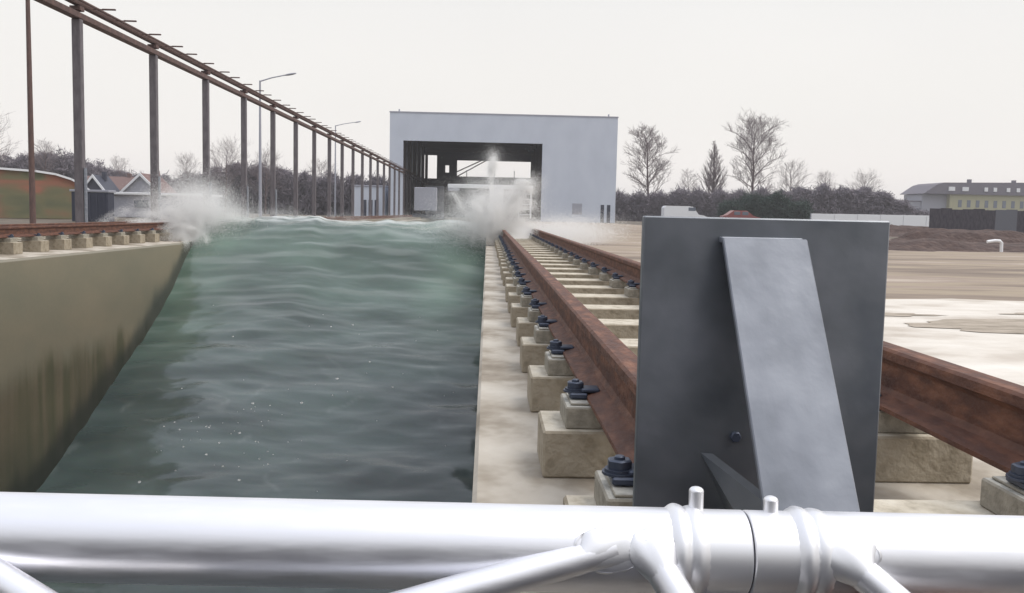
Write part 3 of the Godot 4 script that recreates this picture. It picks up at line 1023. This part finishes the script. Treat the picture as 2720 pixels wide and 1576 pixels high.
# ---------------------------------------------------------------- right bank
func right_bank() -> void:
	# dug earth: a low ridge of heaps
	var n := FastNoiseLite.new()
	n.seed = 12
	n.frequency = 0.12
	n.fractal_octaves = 4
	var specs := [[11.2, -25.0, 2.9, 2.2, 0.3, "low reddish brown earth heap just right of the grey steel plate"], [14.6, -25.5, 4.6, 2.4, 0.26, "broad dark earth heap below the dark fence at the right edge"], [25.5, -52.0, 8.5, 4.0, 0.6, "flat topped brown earth bank in front of the white hoarding"], [19.6, -37.0, 4.4, 2.6, 0.5, "long dark earth heap with a sloping flank before the dark fence"]]
	for s in specs:
		var st := mb()
		var g := 36
		var pt := func(i: int, k: int) -> Vector3:
			var u := 2.0 * i / g - 1.0
			var v := 2.0 * k / g - 1.0
			var r := sqrt(u * u + v * v)
			var h: float = s[4] * smoothstep(1.0, 0.25, r + 0.25 * n.get_noise_2d(u * 14 + s[0], v * 14)) * (1.0 + 0.5 * n.get_noise_2d(u * s[2] * 2.4, v * s[3] * 2.4 + s[1]))
			return Vector3(u * s[2], h - 0.03, v * s[3])
		for i in g:
			for k in g:
				quad(st, pt.call(i, k), pt.call(i + 1, k), pt.call(i + 1, k + 1), pt.call(i, k + 1), Vector3.UP)
		var o := obj("earth_heap", st, M.earth)
		o.position = Vector3(s[0], LEDGE, s[1])
		tag(o, s[5], "earth heap", "heaps of dug earth in the yard")
	# white hoarding
	var t := thing("hoarding", "long white board hoarding beyond the yard, right of the steel plate", "fence", Vector3(40.2, LEDGE, -95))
	var st := mb()
	add_box(st, Vector3(0, 0.72, 0), Vector3(2.35, 1.44, 0.08), 0.01)
	var board := st.commit()
	st = mb()
	add_box(st, Vector3(0, 0.73, -0.1), Vector3(0.1, 1.46, 0.1))
	var post := st.commit()
	for k in 6:
		var b := put("board", board, M.white, t)
		b.position = Vector3(-5.95 + 2.38 * k, 0.012 * k, 0)
		var p := put("post", post, M.grey, t)
		p.position = Vector3(-7.13 + 2.38 * k, 0, 0)
	# dark fence
	t = thing("dark_fence", "dark plank fence with one paler bay at the right edge of the yard", "fence", Vector3(24.3, LEDGE - 0.05, -41))
	st = mb()
	add_box(st, Vector3(0, 0.72, 0), Vector3(0.488, 1.44, 0.05))
	var plank := st.commit()
	for k in 22:
		var p := put("plank", plank, M.bay if k in [6, 7] else M.fence, t)
		p.position = Vector3(-4.5 + 0.49 * k, 0.03 * sin(k * 2.1), 0)
	st = mb()
	add_box(st, Vector3(0.6, 1.1, -0.09), Vector3(10.6, 0.12, 0.08))
	obj("rail", st, M.fence, t)
	# bent white pipe stuck in the earth
	st = mb()
	add_tube(st, [Vector3(-0.26, 0.12, 0), Vector3(-0.06, 0.15, 0), Vector3(0.05, 0.145, 0), Vector3(0.10, 0.10, 0), Vector3(0.11, -0.12, 0)], [0.038, 0.04, 0.04, 0.04, 0.038], 10)
	var o := obj("bent_pipe", st, M.white)
	o.position = Vector3(12.5, LEDGE + 0.2, -22.6)
	tag(o, "short bent white pipe sticking out of the brown earth at the right", "pipe")
	# mansard building
	t = thing("apartment_block", "yellow apartment block with a dark mansard roof and pale dormers at the far right", "building", Vector3(120.0, LEDGE, -222))
	var cream := flat(lin(0.36, 0.35, 0.23), 0.8)
	var slate := flat(lin(0.13, 0.12, 0.15), 0.7)
	st = mb()
	add_box(st, Vector3(3.0, 3.95, -6), Vector3(25.0, 7.9, 12.0))
	obj("wall", st, cream, t)
	st = mb()
	add_box(st, Vector3(-12.4, 3.8, -6.5), Vector3(6.2, 7.6, 10.0))
	obj("side_wing", st, M.grey, t)
	st = mb()
	add_prism(st, [Vector2(-16.2, 7.7), Vector2(16.2, 7.7), Vector2(14.8, 10.3), Vector2(13.0, 10.9), Vector2(-11.5, 10.4), Vector2(-13.0, 9.9)], -12.6, 0.6)
	var roof := obj("roof", st, slate, t)
	for x in [-9.5, -6.2, -1.2, 1.0, 4.2, 6.6, 9.5, 12.0]:
		st = mb()
		add_box(st, Vector3(x, 8.95, 0.55), Vector3(1.5 if x < -5 else 0.8, 0.95, 0.5), 0.02)
		obj("dormer", st, M.white, roof)
	for x in [-3.0, 8.0]:
		st = mb()
		add_box(st, Vector3(x, 11.0, -4), Vector3(0.8, 1.0, 0.8), 0.02)
		obj("chimney", st, slate, roof)
	for f in 2:
		for k in 10:
			st = mb()
			add_box(st, Vector3(-7.0 + 2.15 * k, 2.4 + 3.1 * f, 0.02), Vector3(0.85, 1.7, 0.1))
			obj("window", st, M.pane, t)
	t = thing("low_wing", "low grey flat roofed wing left of the yellow apartment block", "building", Vector3(101.5, LEDGE, -224))
	st = mb()
	add_box(st, Vector3(0, 2.9, -4), Vector3(8.0, 5.8, 8.0), 0.03)
	obj("wall", st, M.grey, t)
	st = mb()
	add_box(st, Vector3(0, 5.9, -4), Vector3(8.4, 0.25, 8.4), 0.03)
	obj("roof", st, slate, t)
	for x in [-2.4, 0.0, 2.4]:
		st = mb()
		add_box(st, Vector3(x, 3.6, 0.03), Vector3(1.0, 1.3, 0.1))
		obj("window", st, M.pane, t)
	vehicle("parked_van", "white van parked beyond the sand, left above the steel plate", "van", Vector3(20.0, LEDGE + 0.15, -95), 4.4, 1.75, true, M.white)
	vehicle("parked_car", "dull red car parked among the bushes above the steel plate", "car", Vector3(26.3, LEDGE + 0.25, -97), 3.9, 1.35, false, flat(lin(0.22, 0.06, 0.06), 0.35))

func vehicle(called: String, label: String, category: String, at: Vector3, l: float, h: float, van: bool, paint: Material) -> void:
	var t := thing(called, label, category, at)
	var p: Array = [Vector2(-l / 2, 0.25), Vector2(l / 2, 0.25), Vector2(l / 2, 0.7), Vector2(l * 0.42, 0.85), Vector2(l * 0.3, 0.92), Vector2(l * 0.16, h - 0.05), Vector2(l * 0.08, h), Vector2(-l * 0.46, h), Vector2(-l / 2, h - 0.2)] if van else [Vector2(-l / 2, 0.25), Vector2(l / 2, 0.25), Vector2(l / 2, 0.62), Vector2(l * 0.3, 0.82), Vector2(l * 0.12, h), Vector2(-l * 0.22, h), Vector2(-l * 0.4, 0.85), Vector2(-l / 2, 0.78)]
	var st := mb()
	add_prism(st, p, -0.8, 0.8)
	obj("body", st, paint, t)
	for x in ([l * 0.14] if van else [-l * 0.14, l * 0.08]):
		st = mb()
		add_box(st, Vector3(x, h - 0.3, 0.8), Vector3(l * 0.16, 0.34, 0.03), 0.01)
		obj("window", st, M.pane, t)
	for x in [-l * 0.31, l * 0.31]:
		st = mb()
		add_lathe(st, Vector3(x, 0.3, 0.7), Vector3.BACK, [Vector2(0, 0), Vector2(0, 0.3), Vector2(0.15, 0.3), Vector2(0.15, 0.17), Vector2(0.13, 0.0)], 14)
		obj("wheel", st, M.seam, t)

# ---------------------------------------------------------------- trees
func branch(st: SurfaceTool, a: Vector3, d: Vector3, l: float, r: float, depth: int, opt: Dictionary) -> void:
	var b: Vector3 = a + d * l * 0.5 + Vector3(rng.randfn(0, 0.05), rng.randfn(0, 0.03), rng.randfn(0, 0.05)) * l
	var c: Vector3 = b + (d + Vector3(0, opt.lift, 0) * 0.25 + Vector3(rng.randfn(0, 0.1), 0, rng.randfn(0, 0.1))).normalized() * l * 0.5
	add_tube(st, [a, b, c], [r, r * 0.8, r * 0.55], 4 if depth > 2 else 3, false)
	if depth <= 0: return
	var n: int = opt.kids + (1 if depth > 2 else 0)
	for i in n:
		var t := 0.35 + 0.65 * (i + rng.randf()) / n
		var p := a.lerp(b, t * 2) if t < 0.5 else b.lerp(c, t * 2 - 1)
		var side := Vector3(rng.randfn(0, 1), rng.randfn(0, 0.35), rng.randfn(0, 1)).normalized()
		var e: Vector3 = (d + side * opt.spread + Vector3(0, opt.lift, 0)).normalized()
		branch(st, p, e, l * rng.randf_range(0.55, 0.8), maxf(r * 0.5, opt.fine), depth - 1, opt)

func bare_tree(called: String, label: String, at: Vector3, h: float, w: float, seed_: int, group: String, upright := false, depth := 4) -> void:
	rng.seed = seed_
	var t := thing(called, label, "tree", at, 0.0, group)
	var st := mb()
	var r := h * 0.018
	var lean := rng.randfn(0, 0.02)
	var pts: Array = []
	var rad: Array = []
	for i in 8:
		var f := i / 7.0
		pts.append(Vector3(lean * h * f + rng.randfn(0, 0.006) * h * f, h * 0.9 * f, rng.randfn(0, 0.006) * h * f))
		rad.append(r * (1.0 - 0.88 * f) + (r * 0.35 if i == 0 else 0.0))
	add_tube(st, pts, rad, 7, false)
	obj("trunk", st, M.bark, t)
	st = mb()
	var n := 26 if not upright else 64
	var opt := {"kids": 3, "spread": 0.75 if not upright else 0.4, "lift": 0.16 if not upright else 0.3, "fine": h * 0.0009}
	for i in n:
		var f: float = lerpf(0.2 if upright else 0.28, 0.98, (i + rng.randf()) / n)
		var k := f * 7.0
		var p: Vector3 = pts[int(k)].lerp(pts[mini(int(k) + 1, 7)], k - int(k))
		var ang := i * 2.4 + rng.randfn(0, 0.3)
		# an egg-shaped crown: long boughs at mid height
		var reach := w * 0.5 * (sqrt(maxf(0.03, 1.0 - pow((f - 0.55) / 0.5, 2.0))))
		if upright: reach = w * 0.5 * pow(1.08 - f, 1.15)
		var rise: float = (0.55 + 0.8 * f) if not upright else 1.4
		var d := Vector3(cos(ang), rise, sin(ang)).normalized()
		branch(st, p, d, reach * (1.0 if upright else 0.62) * rng.randf_range(0.8, 1.15), r * (0.42 - 0.3 * f), depth - 1, opt)
	obj("crown", st, M.twig, t)

func twig_clump(n: int, thin: float) -> Mesh:
	var st := mb()
	for i in n:
		var d := Vector3(rng.randfn(0, 1), absf(rng.randfn(0.5, 0.8)), rng.randfn(0, 1)).normalized()
		var a := Vector3(rng.randfn(0, 0.3), rng.randfn(0, 0.3), rng.randfn(0, 0.3))
		var s := d.cross(Vector3(rng.randfn(0, 1), rng.randfn(0, 1), rng.randfn(0, 1))).normalized() * thin
		var l := rng.randf_range(0.35, 0.9)
		tri(st, a - s, a + s, a + d * l, Vector3.UP)
		tri(st, a + d * l * 0.4 - s * 0.6, a + d * l * 0.4 + s * 0.6, a + d * l * 0.4 + (d + Vector3(rng.randfn(0, 0.5), rng.randfn(0, 0.4), rng.randfn(0, 0.5))).normalized() * l * 0.6, Vector3.UP)
	return st.commit()

func thicket(called: String, label: String, tops: Array, z: float, deep: float, material: Material, seed_: int, s := 1.0, per := 46) -> void:
	# tops: [x, height above the ledge]; clumps fill the outline down to the ground
	rng.seed = seed_
	var clump := twig_clump(34, 0.05)
	var l: Array = []
	for i in tops.size() - 1:
		var a: Array = tops[i]
		var b: Array = tops[i + 1]
		var n := int(absf(b[0] - a[0]) * per * maxf(a[1], b[1]) / 6.0)
		for k in n:
			var f := rng.randf()
			var h: float = lerpf(a[1], b[1], f) * (1.0 + 0.1 * sin(lerpf(a[0], b[0], f) * 1.9) + 0.06 * sin(lerpf(a[0], b[0], f) * 5.3))
			var y := h * (1.0 - pow(rng.randf(), 1.5) * 1.0)
			l.append(turned(Vector3(lerpf(a[0], b[0], f), LEDGE + y - 0.4 * s, z + rng.randf_range(-deep, deep) * 0.5), s * rng.randf_range(0.6, 1.3)))
	scatter(called, clump, material, l, label, "wood")

func trees() -> void:
	var row := "bare trees on the right bank"
	bare_tree("bare_tree", "tall bare tree with an oval crown, the one next to the hall", Vector3(27.6, LEDGE, -160), 15.6, 8.4, 101, row, false, 5)
	bare_tree("bare_tree", "tallest bare tree with a wide round crown, right of the conical one", Vector3(45.3, LEDGE, -160), 17.4, 11.0, 102, row, false, 5)
	bare_tree("conical_tree", "dense dark conical tree between the two tall bare trees", Vector3(38.2, LEDGE, -158), 15.2, 6.2, 103, row, true, 4)
	bare_tree("small_bare_tree", "small bare tree left of the dense conical tree", Vector3(33.6, LEDGE, -157), 8.6, 5.0, 104, row)
	bare_tree("small_bare_tree", "small bare tree standing out of the dark thicket, right of the tallest tree", Vector3(52.8, LEDGE, -162), 10.6, 7.0, 105, row)
	bare_tree("small_bare_tree", "small bare tree over the middle of the dark thicket's flat top", Vector3(58.5, LEDGE, -162), 9.0, 6.0, 106, row)
	bare_tree("small_bare_tree", "small bare tree over the sloping end of the dark thicket", Vector3(65.5, LEDGE, -162), 8.6, 7.5, 107, row)
	var far := "bare trees on the left bank"
	bare_tree("bare_tree", "big bare tree cut by the picture's left edge", Vector3(-69.0, LEDGE, -130), 13.0, 10.0, 108, far)
	bare_tree("small_bare_tree", "bare tree just right of the nearest lamp mast", Vector3(-60.5, LEDGE, -130), 9.0, 6.0, 109, far)
	bare_tree("small_bare_tree", "slim bare tree right of the first rack post", Vector3(-51.0, LEDGE, -132), 7.4, 4.0, 110, far)
	bare_tree("small_bare_tree", "bare tree just left of the third rack post", Vector3(-41.6, LEDGE, -132), 7.8, 5.0, 111, far)
	bare_tree("small_bare_tree", "broad bare tree between the third and fourth rack posts", Vector3(-36.0, LEDGE, -130), 8.8, 8.0, 112, far)
	bare_tree("small_bare_tree", "bare tree behind the second lamp post", Vector3(-30.6, LEDGE, -130), 8.0, 7.0, 113, far)
	bare_tree("small_bare_tree", "bare tree between the sixth and seventh rack posts", Vector3(-23.5, LEDGE, -134), 7.0, 6.0, 114, far)
	thicket("wood", "dark leafless thicket with a flat top behind the yard on the right bank", [[45.0, 4.4], [50.0, 5.2], [53.0, 5.6], [61.0, 5.5], [64.5, 4.9], [68.0, 3.0], [70.5, 2.2], [100.0, 2.4]], -150.0, 4.0, M.twig_dark, 201, 1.0, 150)
	thicket("wood", "low dark hedge between the hall and the flat topped thicket", [[20.0, 4.0], [27.0, 4.0], [31.0, 4.6], [37.0, 4.6], [45.5, 4.8]], -150.0, 3.0, M.twig_dark, 202, 1.0, 150)
	thicket("evergreen_shrubs", "dark green evergreen shrubs under the tallest bare tree", [[30.0, 2.4], [34.0, 3.6], [37.5, 3.7], [41.0, 2.5]], -120.0, 3.0, M.evergreen, 203, 0.8, 150)
	thicket("wood", "leafless purple grey wood along the left bank behind the pipe rack", [[-95.0, 6.0], [-66.0, 6.5], [-60.0, 7.6], [-57.0, 6.4], [-53.0, 5.4], [-48.0, 4.4], [-42.0, 4.6], [-38.0, 5.8], [-34.0, 6.6], [-28.0, 5.4], [-20.0, 5.2], [-12.0, 4.8]], -134.0, 5.0, M.twig_dark, 204, 1.0, 90)
	rng.seed = 77

# ---------------------------------------------------------------- in front of the camera
func rail_guard() -> void:
	var t := thing("rail_guard", "dark grey steel plate with a leaning galvanised bar, standing over the rail", "rail guard", Vector3(0.28, -0.332, -0.95))
	var o := Vector3(0.28, -0.332, -0.95)
	var st := mb()
	add_box(st, Vector3(0.286, -0.158, -0.956) - o, Vector3(0.254, 0.318, 0.012), 0.0015)
	obj("plate", st, M.plate, t)
	# the bar: flat steel leaning from the plate's top towards the truss
	var a := Vector3(0.2800, -0.0205, -0.9385)
	var b := Vector3(0.2950, -0.3000, -0.7790)
	var y := (a - b).normalized()
	var x := Vector3.RIGHT
	var z := x.cross(y).normalized()
	st = mb()
	add_box(st, (a + b) / 2 - o, Vector3(0.086, a.distance_to(b), 0.007), 0.0012, Basis(x, y, z))
	obj("leaning_bar", st, M.zinc, t)
	st = mb()
	add_box(st, Vector3(0.278, -0.0215, -0.9440) - o, Vector3(0.083, 0.006, 0.012), 0.001)
	obj("weld_lip", st, M.zinc, t)
	st = mb()
	add_lathe(st, Vector3(0.262, -0.226, -0.950) - o, Vector3.BACK, [Vector2(0, 0), Vector2(0, 0.006), Vector2(0.004, 0.006), Vector2(0.005, 0.005), Vector2(0.005, 0.0)], 6)
	obj("bolt_head", st, M.bolt, t)
	# gusset between plate and bar
	st = mb()
	var g := [Vector3(0.226, -0.243, -0.948), Vector3(0.262, -0.262, -0.842), Vector3(0.262, -0.318, -0.815), Vector3(0.262, -0.318, -0.948)]
	var n := Vector3(0.012, 0, 0.004)
	quad(st, g[0] - o, g[1] - o, g[2] - o, g[3] - o, Vector3(-1, 0.5, 0.5))
	quad(st, g[0] + n - o, g[1] + n - o, g[2] + n - o, g[3] + n - o, Vector3(1, -0.5, -0.5))
	for i in 4:
		var p: Vector3 = g[i]
		var q: Vector3 = g[(i + 1) % 4]
		quad(st, p - o, q - o, q + n - o, p + n - o, (p + q) / 2 - Vector3(0.255, -0.29, -0.9))
	obj("gusset", st, M.plate, t)

func truss() -> void:
	var t := thing("aluminium_truss", "round white aluminium truss tube with welded braces across the foreground", "truss", Vector3(0, -0.2120, -0.58))
	t.rotation_degrees.z = -0.6
	var o := Vector3(0, -0.2085, -0.58)
	var R := 0.0272
	for s in [[-1.6, 0.1205], [0.2185, 1.7]]:
		var st := mb()
		add_lathe(st, Vector3(s[0], 0, 0), Vector3.RIGHT, [Vector2(0, 0), Vector2(0, R), Vector2(s[1] - s[0], R), Vector2(s[1] - s[0], 0)], 64)
		obj("main_tube", st, M.alu, t)
	# the conical coupler: two machined halves and a weld bead on each side
	for s in [[0.1385, 0.1681], [0.1692, 0.1985]]:
		var st := mb()
		add_lathe(st, Vector3(s[0], 0, 0), Vector3.RIGHT, [Vector2(0, 0), Vector2(0, R - 0.0012), Vector2(0.0008, R - 0.0004), Vector2(s[1] - s[0] - 0.0008, R - 0.0004), Vector2(s[1] - s[0], R - 0.0012), Vector2(s[1] - s[0], 0)], 64)
		obj("coupler_half", st, M.alu_cast, t)
	var sm := mb()
	add_lathe(sm, Vector3(0.1679, 0, 0), Vector3.RIGHT, [Vector2(0, R - 0.0022), Vector2(0.0015, R - 0.0022)], 64)
	obj("joint_seam", sm, M.seam, t)
	for x in [0.1295, 0.2085]:
		var st := mb()
		var prof: Array = []
		for i in 25:
			var f := i / 24.0
			prof.append(Vector2(0.024 * f - 0.012, R - 0.001 + 0.0012 * sin(PI * f) + 0.0026 * absf(sin(TAU * f)) * (1.0 if f < 0.5 else 0.6)))
		add_lathe_smooth(st, Vector3(x, 0, 0), prof)
		obj("weld_bead", st, M.alu_cast, t)
	# spigot pins with their spring clips below
	for p in [[0.1372, 0.0385], [0.1858, 0.0335]]:
		var st := mb()
		add_tube(st, [Vector3(p[0], p[1], -0.004), Vector3(p[0], -0.040, 0.004)], [0.0048, 0.0042], 16)
		add_ball(st, Vector3(p[0], p[1], -0.004), Vector3(0.0048, 0.003, 0.0048))
		var pin := obj("spigot_pin", st, M.alu_cast, t)
		st = mb()
		add_tube(st, [Vector3(p[0] + 0.004, -0.036, 0.007), Vector3(p[0] - 0.006, -0.0365, 0.009), Vector3(p[0] - 0.009, -0.039, 0.006), Vector3(p[0] + 0.002, -0.0385, 0.004)], [0.0012, 0.0012, 0.0012, 0.0012], 6)
		obj("spring_clip", st, M.steel, pin)
	# dark clamp under the coupler
	var cl := mb()
	add_box(cl, Vector3(0.165, -0.041, -0.004), Vector3(0.082, 0.018, 0.034), 0.003)
	obj("clamp", cl, M.bolt, t)
	# braces to the lower chord, each welded on with a saddle
	for b in [[Vector3(0.0783, -0.2024, -0.562), Vector3(-0.412064, -0.318, -0.4698)], [Vector3(0.1043, -0.2013, -0.562), Vector3(0.1833, -0.318, -0.469)], [Vector3(0.2252, -0.2024, -0.562), Vector3(0.3738, -0.318, -0.47)], [Vector3(-0.3321, -0.2054, -0.562), Vector3(-0.0466, -0.318, -0.4718)]]:
		var st := mb()
		var from: Vector3 = b[0] - o
		var to: Vector3 = b[1] - o
		var d := (to - from).normalized()
		add_tube(st, [from - d * 0.004, to], [0.0102, 0.0102], 24)
		var br := obj("brace", st, M.alu, t)
		st = mb()
		# a welded collar: it flares from the brace down on to the main tube
		var wide := 0.0205 if absf(d.x) > 0.7 else 0.0135
		var mid := atan2(from.y, from.z)
		var bx := (Vector3.RIGHT - d * d.x).normalized()
		var by := bx.cross(d).normalized()
		if by.y < 0: by = -by
		st.set_smooth_group(0)
		var steps := 10
		var rows: Array = []
		for i in steps + 1:
			var f := float(i) / steps
			var row: Array = []
			for k in 33:
				var a := TAU * k / 32.0
				var t2 := mid + 0.0138 / (R + 0.0004) * sin(a)
				var low := Vector3(from.x + wide * cos(a), (R + 0.0002) * sin(t2), (R + 0.0002) * cos(t2))
				var high := from + d * 0.017 + (bx * cos(a) + by * sin(a)) * 0.0101
				var lump := 0.0004 * sin(a * 7.0 + b[0].x * 90.0) * (1.0 - f) + 0.0022 * sin(PI * sqrt(f))
				var v := low.lerp(high, f)
				row.append(v + (v - from - d * 0.008).normalized() * lump)
			rows.append(row)
		for i in steps:
			for k in 32:
				for v in [rows[i][k], rows[i + 1][k], rows[i][k + 1], rows[i][k + 1], rows[i + 1][k], rows[i + 1][k + 1]]:
					st.add_vertex(v)
		st.generate_normals()
		obj("weld", st, M.alu_cast, br)
	# unseen dark carriage, added to darken the tube's reflections, just over the rail heads
	var db := mb()
	add_box(db, Vector3(-2.6, -0.318, -0.44) - o, Vector3(8.6, 0.04, 0.09), 0.004)
	obj("unseen_beam", db, M.deck, t)
	db = mb()
	add_box(db, Vector3(-2.6, -0.318, 3.7) - o, Vector3(8.6, 0.03, 8.1), 0.004)
	obj("unseen_deck", db, M.deck, t)
	db = mb()
	add_box(db, Vector3(-2.3, 0.75, 7.0) - o, Vector3(9.6, 2.2, 2.0), 0.05)  # unseen mass added to cut the light on faces towards the camera
	obj("unseen_housing", db, M.deck, t)

func add_lathe_smooth(st: SurfaceTool, base: Vector3, prof: Array) -> void:
	var sides := 64
	for i in prof.size() - 1:
		for k in sides:
			var p: Array = []
			var n: Array = []
			for e in [[i, k], [i + 1, k], [i + 1, k + 1], [i, k + 1]]:
				var q: Vector2 = prof[e[0]]
				var s: Vector2 = prof[mini(e[0] + 1, prof.size() - 1)] - prof[maxi(e[0] - 1, 0)]
				var t: float = TAU * e[1] / sides
				var r := Vector3(0, cos(t), sin(t)) * (1.0 + 0.02 * absf(sin(t * 13.0)))
				p.append(base + Vector3(q.x, 0, 0) + r * q.y)
				n.append((r * s.x - Vector3(s.y, 0, 0)).normalized())
			stri(st, [p[0], p[1], p[2]], [n[0], n[1], n[2]])
			stri(st, [p[0], p[2], p[3]], [n[0], n[2], n[3]])
